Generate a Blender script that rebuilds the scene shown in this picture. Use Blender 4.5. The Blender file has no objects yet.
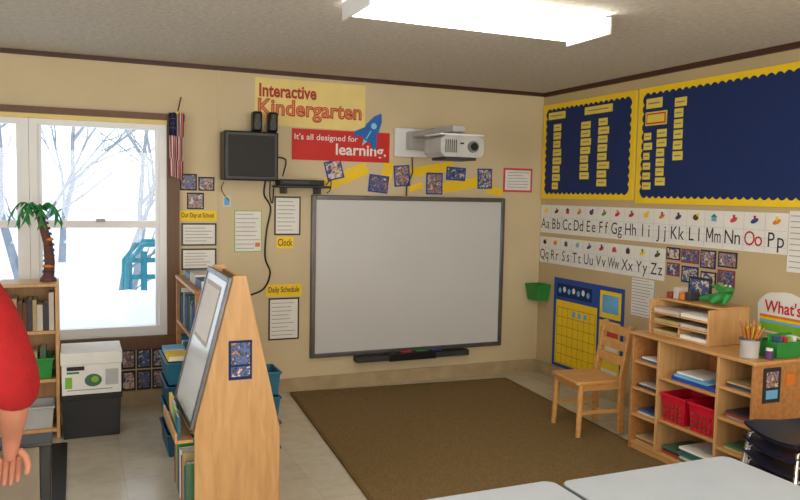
import bpy, bmesh, math, random
from mathutils import Matrix, Vector
random.seed(7)
S=bpy.context.scene
S.view_settings.view_transform='Standard'
COL=S.collection
D=5.62; R=3.76; H=2.44
I4=Matrix.Identity(4)
TB=Matrix(((1,0,0,0),(0,0,-1,D+.0015),(0,1,0,0),(0,0,0,1)))      # back wall  (u right, v up, w out)
TR=Matrix(((0,0,-1,R+.0015),(-1,0,0,0),(0,1,0,0),(0,0,0,1)))     # right wall (u=-y, v up, w out)

# ---------------------------------------------------------------- materials
def lin(c):
    return tuple(((v/255)/12.92 if v/255<=.04045 else ((v/255+.055)/1.055)**2.4) for v in c)+(1,)
MATS={}
def mat(name,c,rough=.6,metal=0,var=.06,scale=8,bump=0,bscale=60,spec=.5,stretch=(1,1,1),kind='noise',c2=None,emit=0):
    if name in MATS: return MATS[name]
    m=bpy.data.materials.new(name); m.use_nodes=True
    nt=m.node_tree; n=nt.nodes; L=nt.links
    p=n['Principled BSDF']; p.inputs['Roughness'].default_value=rough; p.inputs['Metallic'].default_value=metal
    p.inputs['Specular IOR Level'].default_value=spec
    tc=n.new('ShaderNodeTexCoord'); mp=n.new('ShaderNodeMapping'); mp.inputs['Scale'].default_value=stretch
    L.new(tc.outputs['Object'],mp.inputs[0])
    base=lin(c)
    d=lin(c2) if c2 else tuple(v*(1-var*3) for v in base[:3])+(1,)
    l=base if c2 else tuple(min(1,v*(1+var)) for v in base[:3])+(1,)
    r=n.new('ShaderNodeValToRGB'); r.color_ramp.elements[0].color=d; r.color_ramp.elements[1].color=l
    r.color_ramp.elements[0].position=.3; r.color_ramp.elements[1].position=.7
    if kind=='photo':
        t=n.new('ShaderNodeTexNoise'); t.inputs['Scale'].default_value=scale; t.inputs['Detail'].default_value=2; t.inputs['Distortion'].default_value=.4; L.new(mp.outputs[0],t.inputs[0])
        cr=r.color_ramp; cols=[(30,35,60),(190,140,115),(50,80,150),(225,215,205),(90,110,170),(40,50,70)]
        random.shuffle(cols)
        cr.elements[0].color=lin(cols[0]); cr.elements[0].position=.3
        cr.elements[1].color=lin(cols[1]); cr.elements[1].position=.7
        for i,cc in enumerate(cols[2:]):
            e=cr.elements.new(.38+.08*i); e.color=lin(cc)
        L.new(t.outputs[0],r.inputs[0])
    elif kind=='tile':
        t=n.new('ShaderNodeTexBrick'); t.offset=0; t.inputs['Scale'].default_value=1
        t.inputs['Brick Width'].default_value=.305; t.inputs['Row Height'].default_value=.305; t.inputs['Mortar Size'].default_value=.0015
        t.inputs['Color1'].default_value=base; t.inputs['Color2'].default_value=lin(c2); t.inputs['Mortar'].default_value=tuple(v*.72 for v in base[:3])+(1,)
        L.new(mp.outputs[0],t.inputs[0])
        ns=n.new('ShaderNodeTexNoise'); ns.inputs['Scale'].default_value=14; ns.inputs['Detail'].default_value=8; L.new(mp.outputs[0],ns.inputs[0])
        mx=n.new('ShaderNodeMix'); mx.data_type='RGBA'; mx.blend_type='MULTIPLY'; mx.inputs[0].default_value=.22
        rr=n.new('ShaderNodeValToRGB'); rr.color_ramp.elements[0].color=(.6,.58,.55,1); rr.color_ramp.elements[0].position=.35; rr.color_ramp.elements[1].position=.6
        L.new(ns.outputs[0],rr.inputs[0]); L.new(t.outputs[0],mx.inputs[6]); L.new(rr.outputs[0],mx.inputs[7])
        L.new(mx.outputs[2],p.inputs['Base Color'])
        MATS[name]=m; return m
    elif kind=='wood':
        t=n.new('ShaderNodeTexNoise'); t.inputs['Scale'].default_value=scale; t.inputs['Detail'].default_value=6; t.inputs['Distortion'].default_value=.6
        L.new(mp.outputs[0],t.inputs[0]); L.new(t.outputs[0],r.inputs[0])
    else:
        t=n.new('ShaderNodeTexNoise'); t.inputs['Scale'].default_value=scale; t.inputs['Detail'].default_value=4
        L.new(mp.outputs[0],t.inputs[0]); L.new(t.outputs[0],r.inputs[0])
    L.new(r.outputs[0],p.inputs['Base Color'])
    if bump:
        bn=n.new('ShaderNodeTexNoise'); bn.inputs['Scale'].default_value=bscale; bn.inputs['Detail'].default_value=5
        bp=n.new('ShaderNodeBump'); bp.inputs['Strength'].default_value=bump; bp.inputs['Distance'].default_value=.01
        L.new(mp.outputs[0],bn.inputs[0]); L.new(bn.outputs[0],bp.inputs['Height']); L.new(bp.outputs[0],p.inputs['Normal'])
    if emit:
        p.inputs['Emission Color'].default_value=base; p.inputs['Emission Strength'].default_value=emit
    MATS[name]=m; return m
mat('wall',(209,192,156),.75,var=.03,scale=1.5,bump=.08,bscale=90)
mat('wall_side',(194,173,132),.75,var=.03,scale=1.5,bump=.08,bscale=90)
mat('ceiling',(208,202,192),.95,var=.05,scale=30,bump=.8,bscale=45)
mat('floor',(198,189,170),.2,kind='tile',c2=(192,183,163))
mat('baseboard',(178,158,122),.5)
mat('dark_trim',(70,40,24),.5,kind='wood',scale=6)
mat('brown_trim',(106,74,48),.5,kind='wood',scale=5,stretch=(8,8,1))
mat('rug',(146,123,84),1,var=.0,scale=120,c2=(120,97,62),bump=.9,bscale=260,spec=.1)
mat('rug_edge',(116,94,60),1,spec=.1)
mat('maple',(208,164,110),.42,kind='wood',scale=4,stretch=(10,10,1.2),c2=(190,144,92))
mat('maple_h',(206,158,100),.42,kind='wood',scale=4,stretch=(10,1.2,10),c2=(184,134,80))
mat('oak',(190,134,78),.45,kind='wood',scale=4,stretch=(8,1.5,8),c2=(162,108,60))
mat('pine',(210,158,92),.45,kind='wood',scale=4,stretch=(1.5,8,8),c2=(192,138,74))
mat('white_frame',(232,234,236),.35,var=.01)
mat('board_white',(202,204,204),.28,var=.01,scale=2)
mat('gloss_white',(214,218,222),.12,var=.01,scale=2)
mat('silver',(112,112,114),.35,metal=.7)
mat('chrome',(190,190,190),.2,metal=1)
mat('black',(14,14,16),.4)
mat('black_soft',(22,22,23),.6)
mat('grey',(120,120,120),.5)
mat('light_grey',(184,184,182),.5)
mat('dark_grey',(52,52,54),.5)
mat('paper',(232,230,224),.8,var=.02)
mat('ink',(44,44,50),.8)
mat('ink_soft',(135,135,135),.8)
mat('red_ink',(190,40,30),.8)
mat('cream',(236,214,138),.7,var=.02)
mat('poster_red',(204,34,28),.6,var=.03)
mat('poster_text',(176,52,28),.6)
mat('orange_text',(226,130,80),.6)
mat('rocket_blue',(30,110,190),.6); mat('rocket_light',(150,205,240),.6)
mat('yellow',(246,208,24),.6,var=.02)
mat('card_yellow',(232,210,80),.7,var=.03)
mat('navy',(14,40,96),.85,var=.03)
mat('blue',(28,72,160),.6); mat('sky',(110,180,230),.6)
mat('pink',(210,70,90),.7); mat('green',(40,140,60),.5); mat('lime',(130,190,60),.5)
mat('orange',(224,126,44),.6); mat('purple',(90,54,110),.6); mat('brown',(100,62,38),.7)
mat('teal',(22,100,130),.45); mat('teal_dark',(18,72,100),.45)
mat('red',(200,24,34),.5); mat('crimson_bin',(206,20,50),.4)
mat('flag_red',(170,28,38),.8); mat('flag_white',(220,214,208),.8); mat('flag_blue',(30,34,76),.8)
mat('shirt_red',(160,8,16),.85,var=.05,scale=20,bump=.3,bscale=120)
mat('skin',(200,134,108),.55,var=.03,scale=15); mat('hair',(86,56,36),.6,scale=60,stretch=(8,8,1)); mat('pants',(40,44,60),.9)
mat('palm_green',(40,150,70),.5,c2=(20,100,46),scale=20)
mat('table_top',(188,198,210),.3,var=.02); mat('table_edge',(96,100,104),.5)
mat('navy_plastic',(16,24,52),.35); mat('tan_panel',(128,116,100),.6)
mat('snow',(240,244,250),.9,var=.01); mat('bark',(138,148,162),.9)
mat('outdoor_teal',(20,130,150),.6)
mat('bookA',(150,60,50),.6); mat('bookB',(60,90,130),.6); mat('bookC',(180,160,110),.6); mat('bookD',(70,110,80),.6); mat('bookE',(60,50,60),.6); mat('bookF',(200,190,180),.6)
for i in range(6): mat('photo%d'%i,(0,0,0),.4,kind='photo',scale=20+3*i)
mat('lens',(255,250,240),.5,emit=9.0,var=0)
def glass():
    m=bpy.data.materials.new('glass'); m.use_nodes=True; n=m.node_tree.nodes; L=m.node_tree.links; n.clear()
    o=n.new('ShaderNodeOutputMaterial'); t=n.new('ShaderNodeBsdfTransparent'); g=n.new('ShaderNodeBsdfGlossy'); g.inputs['Roughness'].default_value=.02
    mx=n.new('ShaderNodeMixShader'); mx.inputs[0].default_value=.04; t.inputs[0].default_value=(.96,.98,1,1)
    L.new(t.outputs[0],mx.inputs[1]); L.new(g.outputs[0],mx.inputs[2]); L.new(mx.outputs[0],o.inputs[0]); MATS['glass']=m
glass()

# ---------------------------------------------------------------- mesh builder
TXT={}
def textmesh(s,bold):
    k=(s,bold)
    if k in TXT: return TXT[k]
    cu=bpy.data.curves.new('t','FONT'); cu.body=s; cu.size=1; cu.resolution_u=3
    if bold: cu.offset=bold
    ob=bpy.data.objects.new('t',cu); COL.objects.link(ob); bpy.context.view_layer.update()
    me=ob.evaluated_get(bpy.context.evaluated_depsgraph_get()).to_mesh()
    v=[tuple(x.co) for x in me.vertices]; f=[tuple(p.vertices) for p in me.polygons]
    xs=[a[0] for a in v]; ys=[a[1] for a in v]
    TXT[k]=(v,f,min(xs),max(xs),min(ys),max(ys))
    bpy.data.objects.remove(ob); bpy.data.curves.remove(cu)
    return TXT[k]
class B:
    def __init__(s,T=I4): s.v=[];s.f=[];s.m=[];s.mi=[];s.T=T
    def add(s,v,f,m,T=None):
        T=T or s.T; o=len(s.v)
        s.v+=[T@Vector(p) for p in v]
        if m not in s.m: s.m.append(m)
        k=s.m.index(m)
        for q in f: s.f.append([o+i for i in q]); s.mi.append(k)
        return s
    def box(s,x0,x1,y0,y1,z0,z1,m):
        return s.add([(x0,y0,z0),(x1,y0,z0),(x1,y1,z0),(x0,y1,z0),(x0,y0,z1),(x1,y0,z1),(x1,y1,z1),(x0,y1,z1)],
            [(0,3,2,1),(4,5,6,7),(0,1,5,4),(1,2,6,5),(2,3,7,6),(3,0,4,7)],m)
    def prism(s,pts,w0,w1,m):
        n=len(pts); v=[(p[0],p[1],w0) for p in pts]+[(p[0],p[1],w1) for p in pts]
        f=[tuple(range(n-1,-1,-1)),tuple(range(n,2*n))]+[(i,(i+1)%n,n+(i+1)%n,n+i) for i in range(n)]
        return s.add(v,f,m)
    def rect(s,u0,u1,v0,v1,w,m): return s.add([(u0,v0,w),(u1,v0,w),(u1,v1,w),(u0,v1,w)],[(0,1,2,3)],m)
    def poly(s,pts,w,m): return s.add([(p[0],p[1],w) for p in pts],[tuple(range(len(pts)))],m)
    def stroke(s,a,b,t,w,m):
        d=Vector((b[0]-a[0],b[1]-a[1])).normalized()*t/2; nx,ny=-d.y,d.x
        return s.poly([(a[0]+nx,a[1]+ny),(a[0]-nx,a[1]-ny),(b[0]-nx,b[1]-ny),(b[0]+nx,b[1]+ny)],w,m)
    def disc(s,u,v,w,ru,rv,m,n=16,a=0):
        c,t=math.cos(a),math.sin(a)
        return s.poly([(u+ru*math.cos(i*2*math.pi/n)*c-rv*math.sin(i*2*math.pi/n)*t, v+ru*math.cos(i*2*math.pi/n)*t+rv*math.sin(i*2*math.pi/n)*c) for i in range(n)],w,m)
    def tube(s,pts,r,m,n=8,caps=True):
        pts=[Vector(p) for p in pts]; k=len(pts); rr=r if isinstance(r,(list,tuple)) else [r]*k
        V=[];F=[]
        for i,p in enumerate(pts):
            d=(pts[min(i+1,k-1)]-pts[max(i-1,0)]).normalized()
            a=Vector((0,0,1)) if abs(d.z)<.9 else Vector((1,0,0))
            if i and abs(pd.dot(d))>.2: a=pa
            e=(a-d*a.dot(d)).normalized(); g=d.cross(e); pa=e; pd=d
            for j in range(n):
                t=2*math.pi*j/n; V.append(p+(e*math.cos(t)+g*math.sin(t))*rr[i])
        for i in range(k-1):
            for j in range(n):
                F.append((i*n+j,i*n+(j+1)%n,(i+1)*n+(j+1)%n,(i+1)*n+j))
        if caps: F.append(tuple(range(n-1,-1,-1))); F.append(tuple(range((k-1)*n,k*n)))
        return s.add(V,F,m)
    def ell(s,c,r,m,nu=14,nv=8):
        V=[];F=[]
        for i in range(nv+1):
            a=math.pi*i/nv
            for j in range(nu):
                b=2*math.pi*j/nu; V.append((c[0]+r[0]*math.sin(a)*math.cos(b),c[1]+r[1]*math.sin(a)*math.sin(b),c[2]+r[2]*math.cos(a)))
        for i in range(nv):
            for j in range(nu): F.append((i*nu+j,(i+1)*nu+j,(i+1)*nu+(j+1)%nu,i*nu+(j+1)%nu))
        return s.add(V,F,m)
    def text(s,t,u0,u1,v0,v1,w,m,bold=0):
        v,f,x0,x1,y0,y1=textmesh(t,bold)
        a=(u1-u0)/(x1-x0); b=(v1-v0)/(y1-y0)
        return s.add([(u0+(p[0]-x0)*a,v0+(p[1]-y0)*b,w) for p in v],f,m)
    def glyph(s,t,uc,base,size,w,m,bold=0,sx=1):
        v,f,x0,x1,y0,y1=textmesh(t,bold); c=(x0+x1)/2
        return s.add([(uc+(p[0]-c)*size*sx,base+p[1]*size,w) for p in v],f,m)
    def tray(s,x0,x1,y0,y1,z0,z1,t,m,taper=0):
        k=taper
        o=[(x0+k,y0+k,z0),(x1-k,y0+k,z0),(x1-k,y1-k,z0),(x0+k,y1-k,z0),(x0,y0,z1),(x1,y0,z1),(x1,y1,z1),(x0,y1,z1)]
        i=[(x0+k+t,y0+k+t,z0+t),(x1-k-t,y0+k+t,z0+t),(x1-k-t,y1-k-t,z0+t),(x0+k+t,y1-k-t,z0+t),(x0+t,y0+t,z1),(x1-t,y0+t,z1),(x1-t,y1-t,z1),(x0+t,y1-t,z1)]
        f=[(0,3,2,1),(0,1,5,4),(1,2,6,5),(2,3,7,6),(3,0,4,7),(8,9,10,11),(8,12,13,9),(9,13,14,10),(10,14,15,11),(11,15,12,8),(4,5,13,12),(5,6,14,13),(6,7,15,14),(7,4,12,15)]
        return s.add(o+i,f,m)
WORLD={}
def fin(b,name,parent=None,label=None,cat=None,group=None,kind=None,bevel=0,flat=False,origin=None,recalc=True):
    vs=b.v
    mn=Vector([min(v[i] for v in vs) for i in range(3)]); mx=Vector([max(v[i] for v in vs) for i in range(3)])
    o=Vector(origin) if origin else Vector(((mn.x+mx.x)/2,(mn.y+mx.y)/2,mn.z))
    me=bpy.data.meshes.new(name); me.from_pydata([v-o for v in vs],[],b.f)
    for m in b.m: me.materials.append(MATS[m])
    for p,k in zip(me.polygons,b.mi): p.material_index=k
    if recalc:
        bm=bmesh.new(); bm.from_mesh(me); bmesh.ops.recalc_face_normals(bm,faces=bm.faces); bm.to_mesh(me); bm.free()
    if not flat:
        for p in me.polygons: p.use_smooth=True
        me.set_sharp_from_angle(angle=math.radians(38))
    ob=bpy.data.objects.new(name,me); COL.objects.link(ob); WORLD[ob.name]=o
    if parent: ob.parent=parent; ob.location=o-WORLD[parent.name]
    else: ob.location=o
    if label: ob['label']=label
    if cat: ob['category']=cat
    if group: ob['group']=group
    if kind: ob['kind']=kind
    if bevel:
        md=ob.modifiers.new('bevel','BEVEL'); md.width=bevel; md.segments=2; md.limit_method='ANGLE'; md.angle_limit=math.radians(50)
    return ob
def thing(name,label,cat,loc,group=None):
    ob=bpy.data.objects.new(name,None); ob.empty_display_size=.05; COL.objects.link(ob); ob.location=loc; WORLD[ob.name]=Vector(loc)
    ob['label']=label; ob['category']=cat
    if group: ob['group']=group
    return ob
def pb(parent,name,x0,x1,y0,y1,z0,z1,m,bevel=.002,T=I4,label=None):
    return fin(B(T).box(x0,x1,y0,y1,z0,z1,m),name,parent,bevel=bevel,label=label)
def dup(o,d,**props):
    n=o.copy(); n.location=o.location+Vector(d); COL.objects.link(n); WORLD[n.name]=WORLD[o.name]+Vector(d)
    for k,v in props.items(): n[k]=v
    for c in o.children:
        cc=c.copy(); cc.parent=n; COL.objects.link(cc); WORLD[cc.name]=WORLD[c.name]+Vector(d)
        for g in c.children:
            gg=g.copy(); gg.parent=cc; COL.objects.link(gg)
    return n

# ---------------------------------------------------------------- camera
cd=bpy.data.cameras.new("camera"); cam=bpy.data.objects.new("camera",cd); COL.objects.link(cam)
cd.sensor_width=36; cd.lens=755/800*36; cd.clip_start=.05
cam.matrix_world=Matrix.Translation((0,0,1.54))@Matrix.Rotation(math.radians(-23.3),4,'Z')@Matrix.Rotation(math.radians(85.8),4,'X')@Matrix.Rotation(math.radians(1.1),4,'Z')
S.camera=cam

# ---------------------------------------------------------------- room shell
X0=-2.7; Y0=-2.2
WX0,WX1,WZ0,WZ1=-1.16,.60,.50,2.0
b=B(); b.box(X0-.1,WX0,D,D+.12,0,H,'wall').box(WX1,R+.1,D,D+.12,0,H,'wall').box(WX0,WX1,D,D+.12,0,WZ0,'wall').box(WX0,WX1,D,D+.12,WZ1,H,'wall')
fin(b,'wall_back',kind='structure')
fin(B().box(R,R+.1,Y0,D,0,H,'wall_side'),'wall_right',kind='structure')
fin(B().box(X0-.1,X0,Y0,D,0,H,'wall'),'wall_left',kind='structure')
fin(B().box(X0-.1,R+.1,Y0-.1,Y0,0,H,'wall'),'wall_front',kind='structure')
fin(B().box(X0-.1,R+.1,Y0-.1,D+.12,-.1,0,'floor'),'floor',kind='structure')
fin(B().box(X0-.1,R+.1,Y0-.1,D+.12,H,H+.1,'ceiling'),'ceiling',kind='structure')
fin(B().box(X0,R,D-.014,D,0,.105,'baseboard'),'baseboard_back',kind='structure')
fin(B().box(R-.014,R,Y0,D-.014,0,.105,'baseboard'),'baseboard_right',kind='structure')
fin(B().box(X0,R,D-.022,D,H-.03,H,'dark_trim'),'trim_1',kind='structure')
fin(B().box(R-.022,R,Y0,D-.022,H-.035,H,'dark_trim'),'trim_2',kind='structure')
fin(B().box(.955,.97,D-.006,D,.105,H-.03,'wall'),'trim_3',kind='structure')
b=B(); b.box(WX1,WX1+.085,D-.03,D,WZ0,WZ1+.03,'brown_trim').box(WX0-.085,WX0,D-.03,D,WZ0,WZ1+.03,'brown_trim')
b.box(WX0-.085,WX1+.085,D-.045,D,WZ0-.09,WZ0,'brown_trim').box(WX0-.085,WX1+.12,D-.04,D,WZ1+.03,WZ1+.075,'brown_trim').box(WX0,WX1,D-.025,D,WZ1,WZ1+.03,'cream')
fin(b,'trim_4',kind='structure')
# window : twin double hung
b=B(); F='white_frame'
def sash(x0,x1):
    y0,y1=D-.012,D+.06
    b.box(x0,x0+.05,y0,y1,WZ0+.001,WZ1-.001,F).box(x1-.05,x1,y0,y1,WZ0+.001,WZ1-.001,F).box(x0+.05,x1-.05,y0,y1,WZ0+.001,WZ0+.07,F).box(x0+.05,x1-.05,y0,y1,WZ1-.04,WZ1-.001,F)
    b.box(x0+.05,x1-.05,y0+.01,y1,1.27,1.32,F)
    for (a,c) in ((WZ0+.07,1.27),(1.32,WZ1-.04)):
        b.box(x0+.05,x0+.075,y0+.02,y1,a,c,F).box(x1-.075,x1-.05,y0+.02,y1,a,c,F)
    b.box((x0+x1)/2-.03,(x0+x1)/2+.03,y0-.004,y0+.0095,1.31,1.335,'light_grey')
sash(WX0+.001,-.281); sash(-.279,WX1-.001)
win=fin(b,'window_1',kind='structure')
fin(B().box(WX0+.07,-.35,D+.035,D+.038,WZ0+.06,WZ1-.03,'glass'),'glass_pane',win)
fin(B().box(-.21,WX1-.07,D+.035,D+.038,WZ0+.06,WZ1-.03,'glass'),'glass_pane',win)

# ---------------------------------------------------------------- outside
fin(B().box(-30,40,D+.3,60,-.8,-.7,'snow'),'snowy_ground',kind='structure')
V=[];Fc=[];nx,ny=40,14
for j in range(ny+1):
    for i in range(nx+1):
        x=-9+18*i/nx; y=6.6+2.0*j/ny; hgt=math.sin(math.pi*j/ny)**.8*(1.2+.10*math.sin(x*1.3)+.06*math.sin(x*3.1+1))
        V.append((x,y,-.71+hgt))
for j in range(ny):
    for i in range(nx): a=j*(nx+1)+i; Fc.append((a,a+1,a+nx+2,a+nx+1))
fin(B().add(V,Fc,'snow'),'snow_bank',label='long ploughed snow bank outside the window',cat='snow bank',kind='stuff')
def tree(x,y,h,seed,kk=4,r0=.07):
    rnd=random.Random(seed); b=B()
    def br(p,d,l,r,k):
        pts=[p]; q=p
        for i in range(4):
            d=(d+Vector((rnd.uniform(-.22,.22),rnd.uniform(-.18,.18),rnd.uniform(-.05,.12)))).normalized(); q=q+d*(l/4); pts.append(q)
        b.tube(pts,[r*(1-.16*i) for i in range(5)],'bark',5)
        if k:
            for i in range(4 if k>1 else 3):
                t=pts[1+i]
                nd=(d+Vector((rnd.uniform(-1.2,1.2),rnd.uniform(-.6,.6),rnd.uniform(-.3,.6)))).normalized()
                br(t,nd,l*.6,r*.48,k-1)
    br(Vector((x,y,-.72)),Vector((0,0,1)),h,r0,kk)
    fin(b,'bare_tree',label='bare winter tree standing in the snow outside the window',cat='tree',origin=(x,y,-.7))
tree(-.7,13,3.6,1,4,.09); tree(1.0,16,4,2,4,.08); tree(-3.6,18,4,3,4,.09); tree(-.4,25,5,5,4,.12); tree(.5,10.6,2.4,9,4,.045)
t=thing('playground_climber','teal lattice playground climber standing in the snow','playground equipment',(.85,9.2,-.7))
for i in range(5): fin(B().tube([(.55+.16*i,9,-.7),(.55+.16*i,9,.78+.12*(1-abs(i-2)/2))],.035,'outdoor_teal',6),'post',t)
for i in range(7): fin(B().tube([(.53,9,-.4+i*.19),(1.22,9,-.4+i*.19)],.028,'outdoor_teal',6),'rung',t)
for s in (-.03,.55): fin(B().tube([(.5,9+s,-.7),(.53,9+s,.70),(.7,9+s,.92),(1.05,9+s,.92),(1.22,9+s,.70),(1.25,9+s,-.7)],.03,'outdoor_teal',6),'arch',t)

# ---------------------------------------------------------------- lights
def fixture(x0,x1,y0,y1,label):
    t=thing('fluorescent_light',label,'ceiling light',((x0+x1)/2,(y0+y1)/2,2.34))
    fin(B().box(x0,x1,y0+.03,y1-.03,2.41,H,'white_frame').box(x0-.012,x0,y0,y1,2.345,2.43,'white_frame').box(x1,x1+.012,y0,y1,2.345,2.43,'white_frame'),'light_housing',t,bevel=.003)
    prof=[]
    for i in range(9):
        a=math.pi*i/8; prof.append(((y0+y1)/2-math.cos(a)*(y1-y0)/2, 2.41-.06*math.sin(a)**.5))
    V=[(x0,p[0],p[1]) for p in prof]+[(x1,p[0],p[1]) for p in prof]; n=len(prof)
    bb=B().add(V,[(i,i+1,n+i+1,n+i) for i in range(n-1)]+[tuple(range(n)),tuple(range(n,2*n))],'lens')
    fin(bb,'light_diffuser',t)
fixture(1.17,2.42,3.07,3.43,'long white fluorescent fixture glowing on the textured ceiling')
fixture(1.17,2.42,-.4,-.04,'second long fluorescent fixture further along the ceiling')
w=bpy.data.worlds.new('world'); S.world=w; w.use_nodes=True
bg=w.node_tree.nodes['Background']; bg.inputs[0].default_value=(.87,.94,1,1); bg.inputs[1].default_value=1.9
pd_=bpy.data.lights.new('window_portal','AREA'); pd_.shape='RECTANGLE'; pd_.size=1.76; pd_.size_y=1.5
po=bpy.data.objects.new('window_portal',pd_); COL.objects.link(po); po.location=((WX0+WX1)/2,D+.14,1.25); po.rotation_euler=(math.radians(-90),0,0)
pd_.cycles.is_portal=True
def area(name,loc,rot,sx,sy,power,col):
    l=bpy.data.lights.new(name,'AREA'); l.shape='RECTANGLE'; l.size=sx; l.size_y=sy; l.energy=power; l.color=col
    o=bpy.data.objects.new(name,l); COL.objects.link(o); o.location=loc; o.rotation_euler=[math.radians(a) for a in rot]
area('fill_front',(.6,-2.1,1.45),(98,0,0),4.5,1.6,140,(1,.98,.95))  # added soft fill lamp behind the camera, no window there
area('fill_left',(-2.6,1.2,1.4),(90,0,-90),3.5,1.4,70,(.92,.96,1))  # added cool fill lamp out of view, the left wall has no window
area('ceiling_fill',(.8,-.9,1.7),(180,0,0),3,1.6,75,(1,.98,.95))  # added unseen uplight that brightens the ceiling

# ---------------------------------------------------------------- rug
TRG=Matrix.Translation((2.415,5.49,0))@Matrix.Rotation(-.075,4,'Z')
b=B(TRG); b.box(-.90,.90,-2.75,-.02,.0,.012,'rug').box(-.92,-.90,-2.77,0,0,.013,'rug_edge').box(.90,.92,-2.77,0,0,.013,'rug_edge').box(-.9,.9,-.02,0,0,.013,'rug_edge').box(-.9,.9,-2.77,-2.75,0,.013,'rug_edge')
fin(b,'area_rug',label='flat brown rectangular carpet rug on the tile floor',cat='rug')
fin(B().box(-1.0,-.06,3.2,4.9,0,.006,'black_soft'),'floor_mat',label='thin black rubber mat on the floor near the bookcase',cat='mat',bevel=.002)

# ---------------------------------------------------------------- interactive whiteboard
t=thing('whiteboard','large white interactive whiteboard with grey frame on the wall','whiteboard',(2.515,D-.03,.19))
b=B(TB); u0,u1,v0,v1=1.665,3.375,.255,1.525
fin(B(TB).box(u0+.035,u1-.035,v0+.035,v1-.035,.004,.03,'board_white'),'writing_surface',t)
b.box(u0,u0+.035,v0,v1,.002,.042,'silver').box(u1-.035,u1,v0,v1,.002,.042,'silver').box(u0+.035,u1-.035,v1-.035,v1,.002,.042,'silver').box(u0+.035,u1-.035,v0,v0+.035,.002,.042,'silver')
fin(b,'frame',t,bevel=.005)
b=B(TB); b.box(2.03,3.03,.205,.25,.002,.10,'dark_grey').box(2.05,3.01,.25,.262,.085,.10,'black').box(2.30,2.72,.2,.262,.10,.108,'black')
fin(b,'pen_tray',t,bevel=.006)
for i,c in enumerate(('ink','red_ink','green','blue')):
    fin(B(TB).tube([(2.28+i*.14,.259,.05),(2.38+i*.14,.259,.05)],.008,c,8),'stylus_pen',label='thin plastic pen lying in the whiteboard tray',cat='pen',group='pens in the whiteboard tray')

# ---------------------------------------------------------------- projector with arm
t=thing('projector','white short-throw projector on a wall-mounted arm above the whiteboard','projector',(2.5,D-.4,1.8))
fin(B(TB).box(2.34,2.64,1.84,2.07,.002,.05,'white_frame').box(2.43,2.59,1.9,2.04,.05,.12,'light_grey'),'wall_bracket',t,bevel=.008)
fin(B().box(2.46,2.56,4.80,D-.12,1.99,2.04,'light_grey'),'arm',t,bevel=.012)
b=B(); P=[(2.33,1.84),(2.36,1.81),(2.64,1.81),(2.67,1.84),(2.67,1.935),(2.63,1.96),(2.37,1.96),(2.33,1.935)]
V=[(x,4.73,z) for x,z in P]+[(x,5.0,z) for x,z in P]; n=8
b.add(V,[tuple(range(8)),tuple(range(15,7,-1))]+[(i,(i+1)%n,n+(i+1)%n,n+i) for i in range(n)],'light_grey')
for i in range(6): b.box(2.365+i*.016,2.373+i*.016,4.727,4.73,1.84,1.93,'dark_grey')
b.box(2.48,2.51,4.726,4.73,1.90,1.912,'ink')
fin(b,'projector_body',t,bevel=.006)
fin(B().box(2.33,2.67,4.73,5.0,1.9605,1.972,'white_frame').box(2.38,2.62,4.745,4.98,1.79,1.809,'dark_grey'),'projector_cover',t,bevel=.004)
fin(B().tube([(2.58,4.71,1.885),(2.58,4.78,1.885)],[.04,.045],'grey',20).tube([(2.58,4.702,1.885),(2.58,4.712,1.885)],.028,'black',20),'lens_ring',t)
fin(B().tube([(2.5,4.86,1.972),(2.5,4.86,1.992)],.035,'grey',16).box(2.44,2.58,4.80,4.92,1.972,1.98,'grey'),'mount_joint',t)
fin(B(TB).tube([(2.5,1.84,.03),(2.51,1.72,.02),(2.46,1.60,.02),(2.46,1.53,.02)],.006,'black',6),'power_cord',t)

# ---------------------------------------------------------------- posters on back wall
b=B(TB); b.prism([(1.23,2.04),(2.10,2.03),(2.10,2.385),(1.23,2.385)],.002,.004,'cream')
b.text('Interactive',1.26,1.70,2.245,2.345,.0055,'poster_text',.03)
b.text('Kindergarten',1.25,2.07,2.075,2.235,.0055,'poster_text',.035)
b.text('Kindergarten',1.255,2.065,2.085,2.228,.0062,'orange_text',-.004)
fin(b,'classroom_poster',label='cream poster reading Interactive Kindergarten in red letters',cat='poster',flat=True)
b=B(TB); b.box(1.51,2.31,1.79,2.025,.005,.007,'poster_red')
b.text("It's all designed for",1.53,2.04,1.93,1.99,.009,'paper',.008)
b.text('learning.',1.86,2.28,1.81,1.925,.009,'paper',.02)
fin(b,'classroom_poster',label='red banner poster reading designed for learning in white',cat='poster',flat=True)
TK=TB@Matrix.Translation((2.16,2.055,0))@Matrix.Rotation(-.55,4,'Z')@Matrix.Diagonal((1.1,1.1,1,1))
b=B(TK); b.prism([(-.045,-.10),(.045,-.10),(.055,0),(.035,.08),(0,.13),(-.035,.08),(-.055,0)],.0075,.011,'rocket_blue')
b.prism([(-.045,-.09),(-.05,-.02),(-.1,-.09),(-.09,-.13)],.0075,.011,'rocket_blue').prism([(.045,-.09),(.09,-.13),(.1,-.09),(.05,-.02)],.0075,.011,'rocket_blue')
b.disc(0,.02,.012,.022,.022,'rocket_light').prism([(-.015,-.10),(0,-.15),(.015,-.10)],.0075,.011,'rocket_light').rect(-.004,.004,-.09,-.02,.012,'rocket_light')
fin(b,'rocket_cutout',label='blue paper rocket cutout pinned over the posters',cat='decoration',flat=True)

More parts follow.
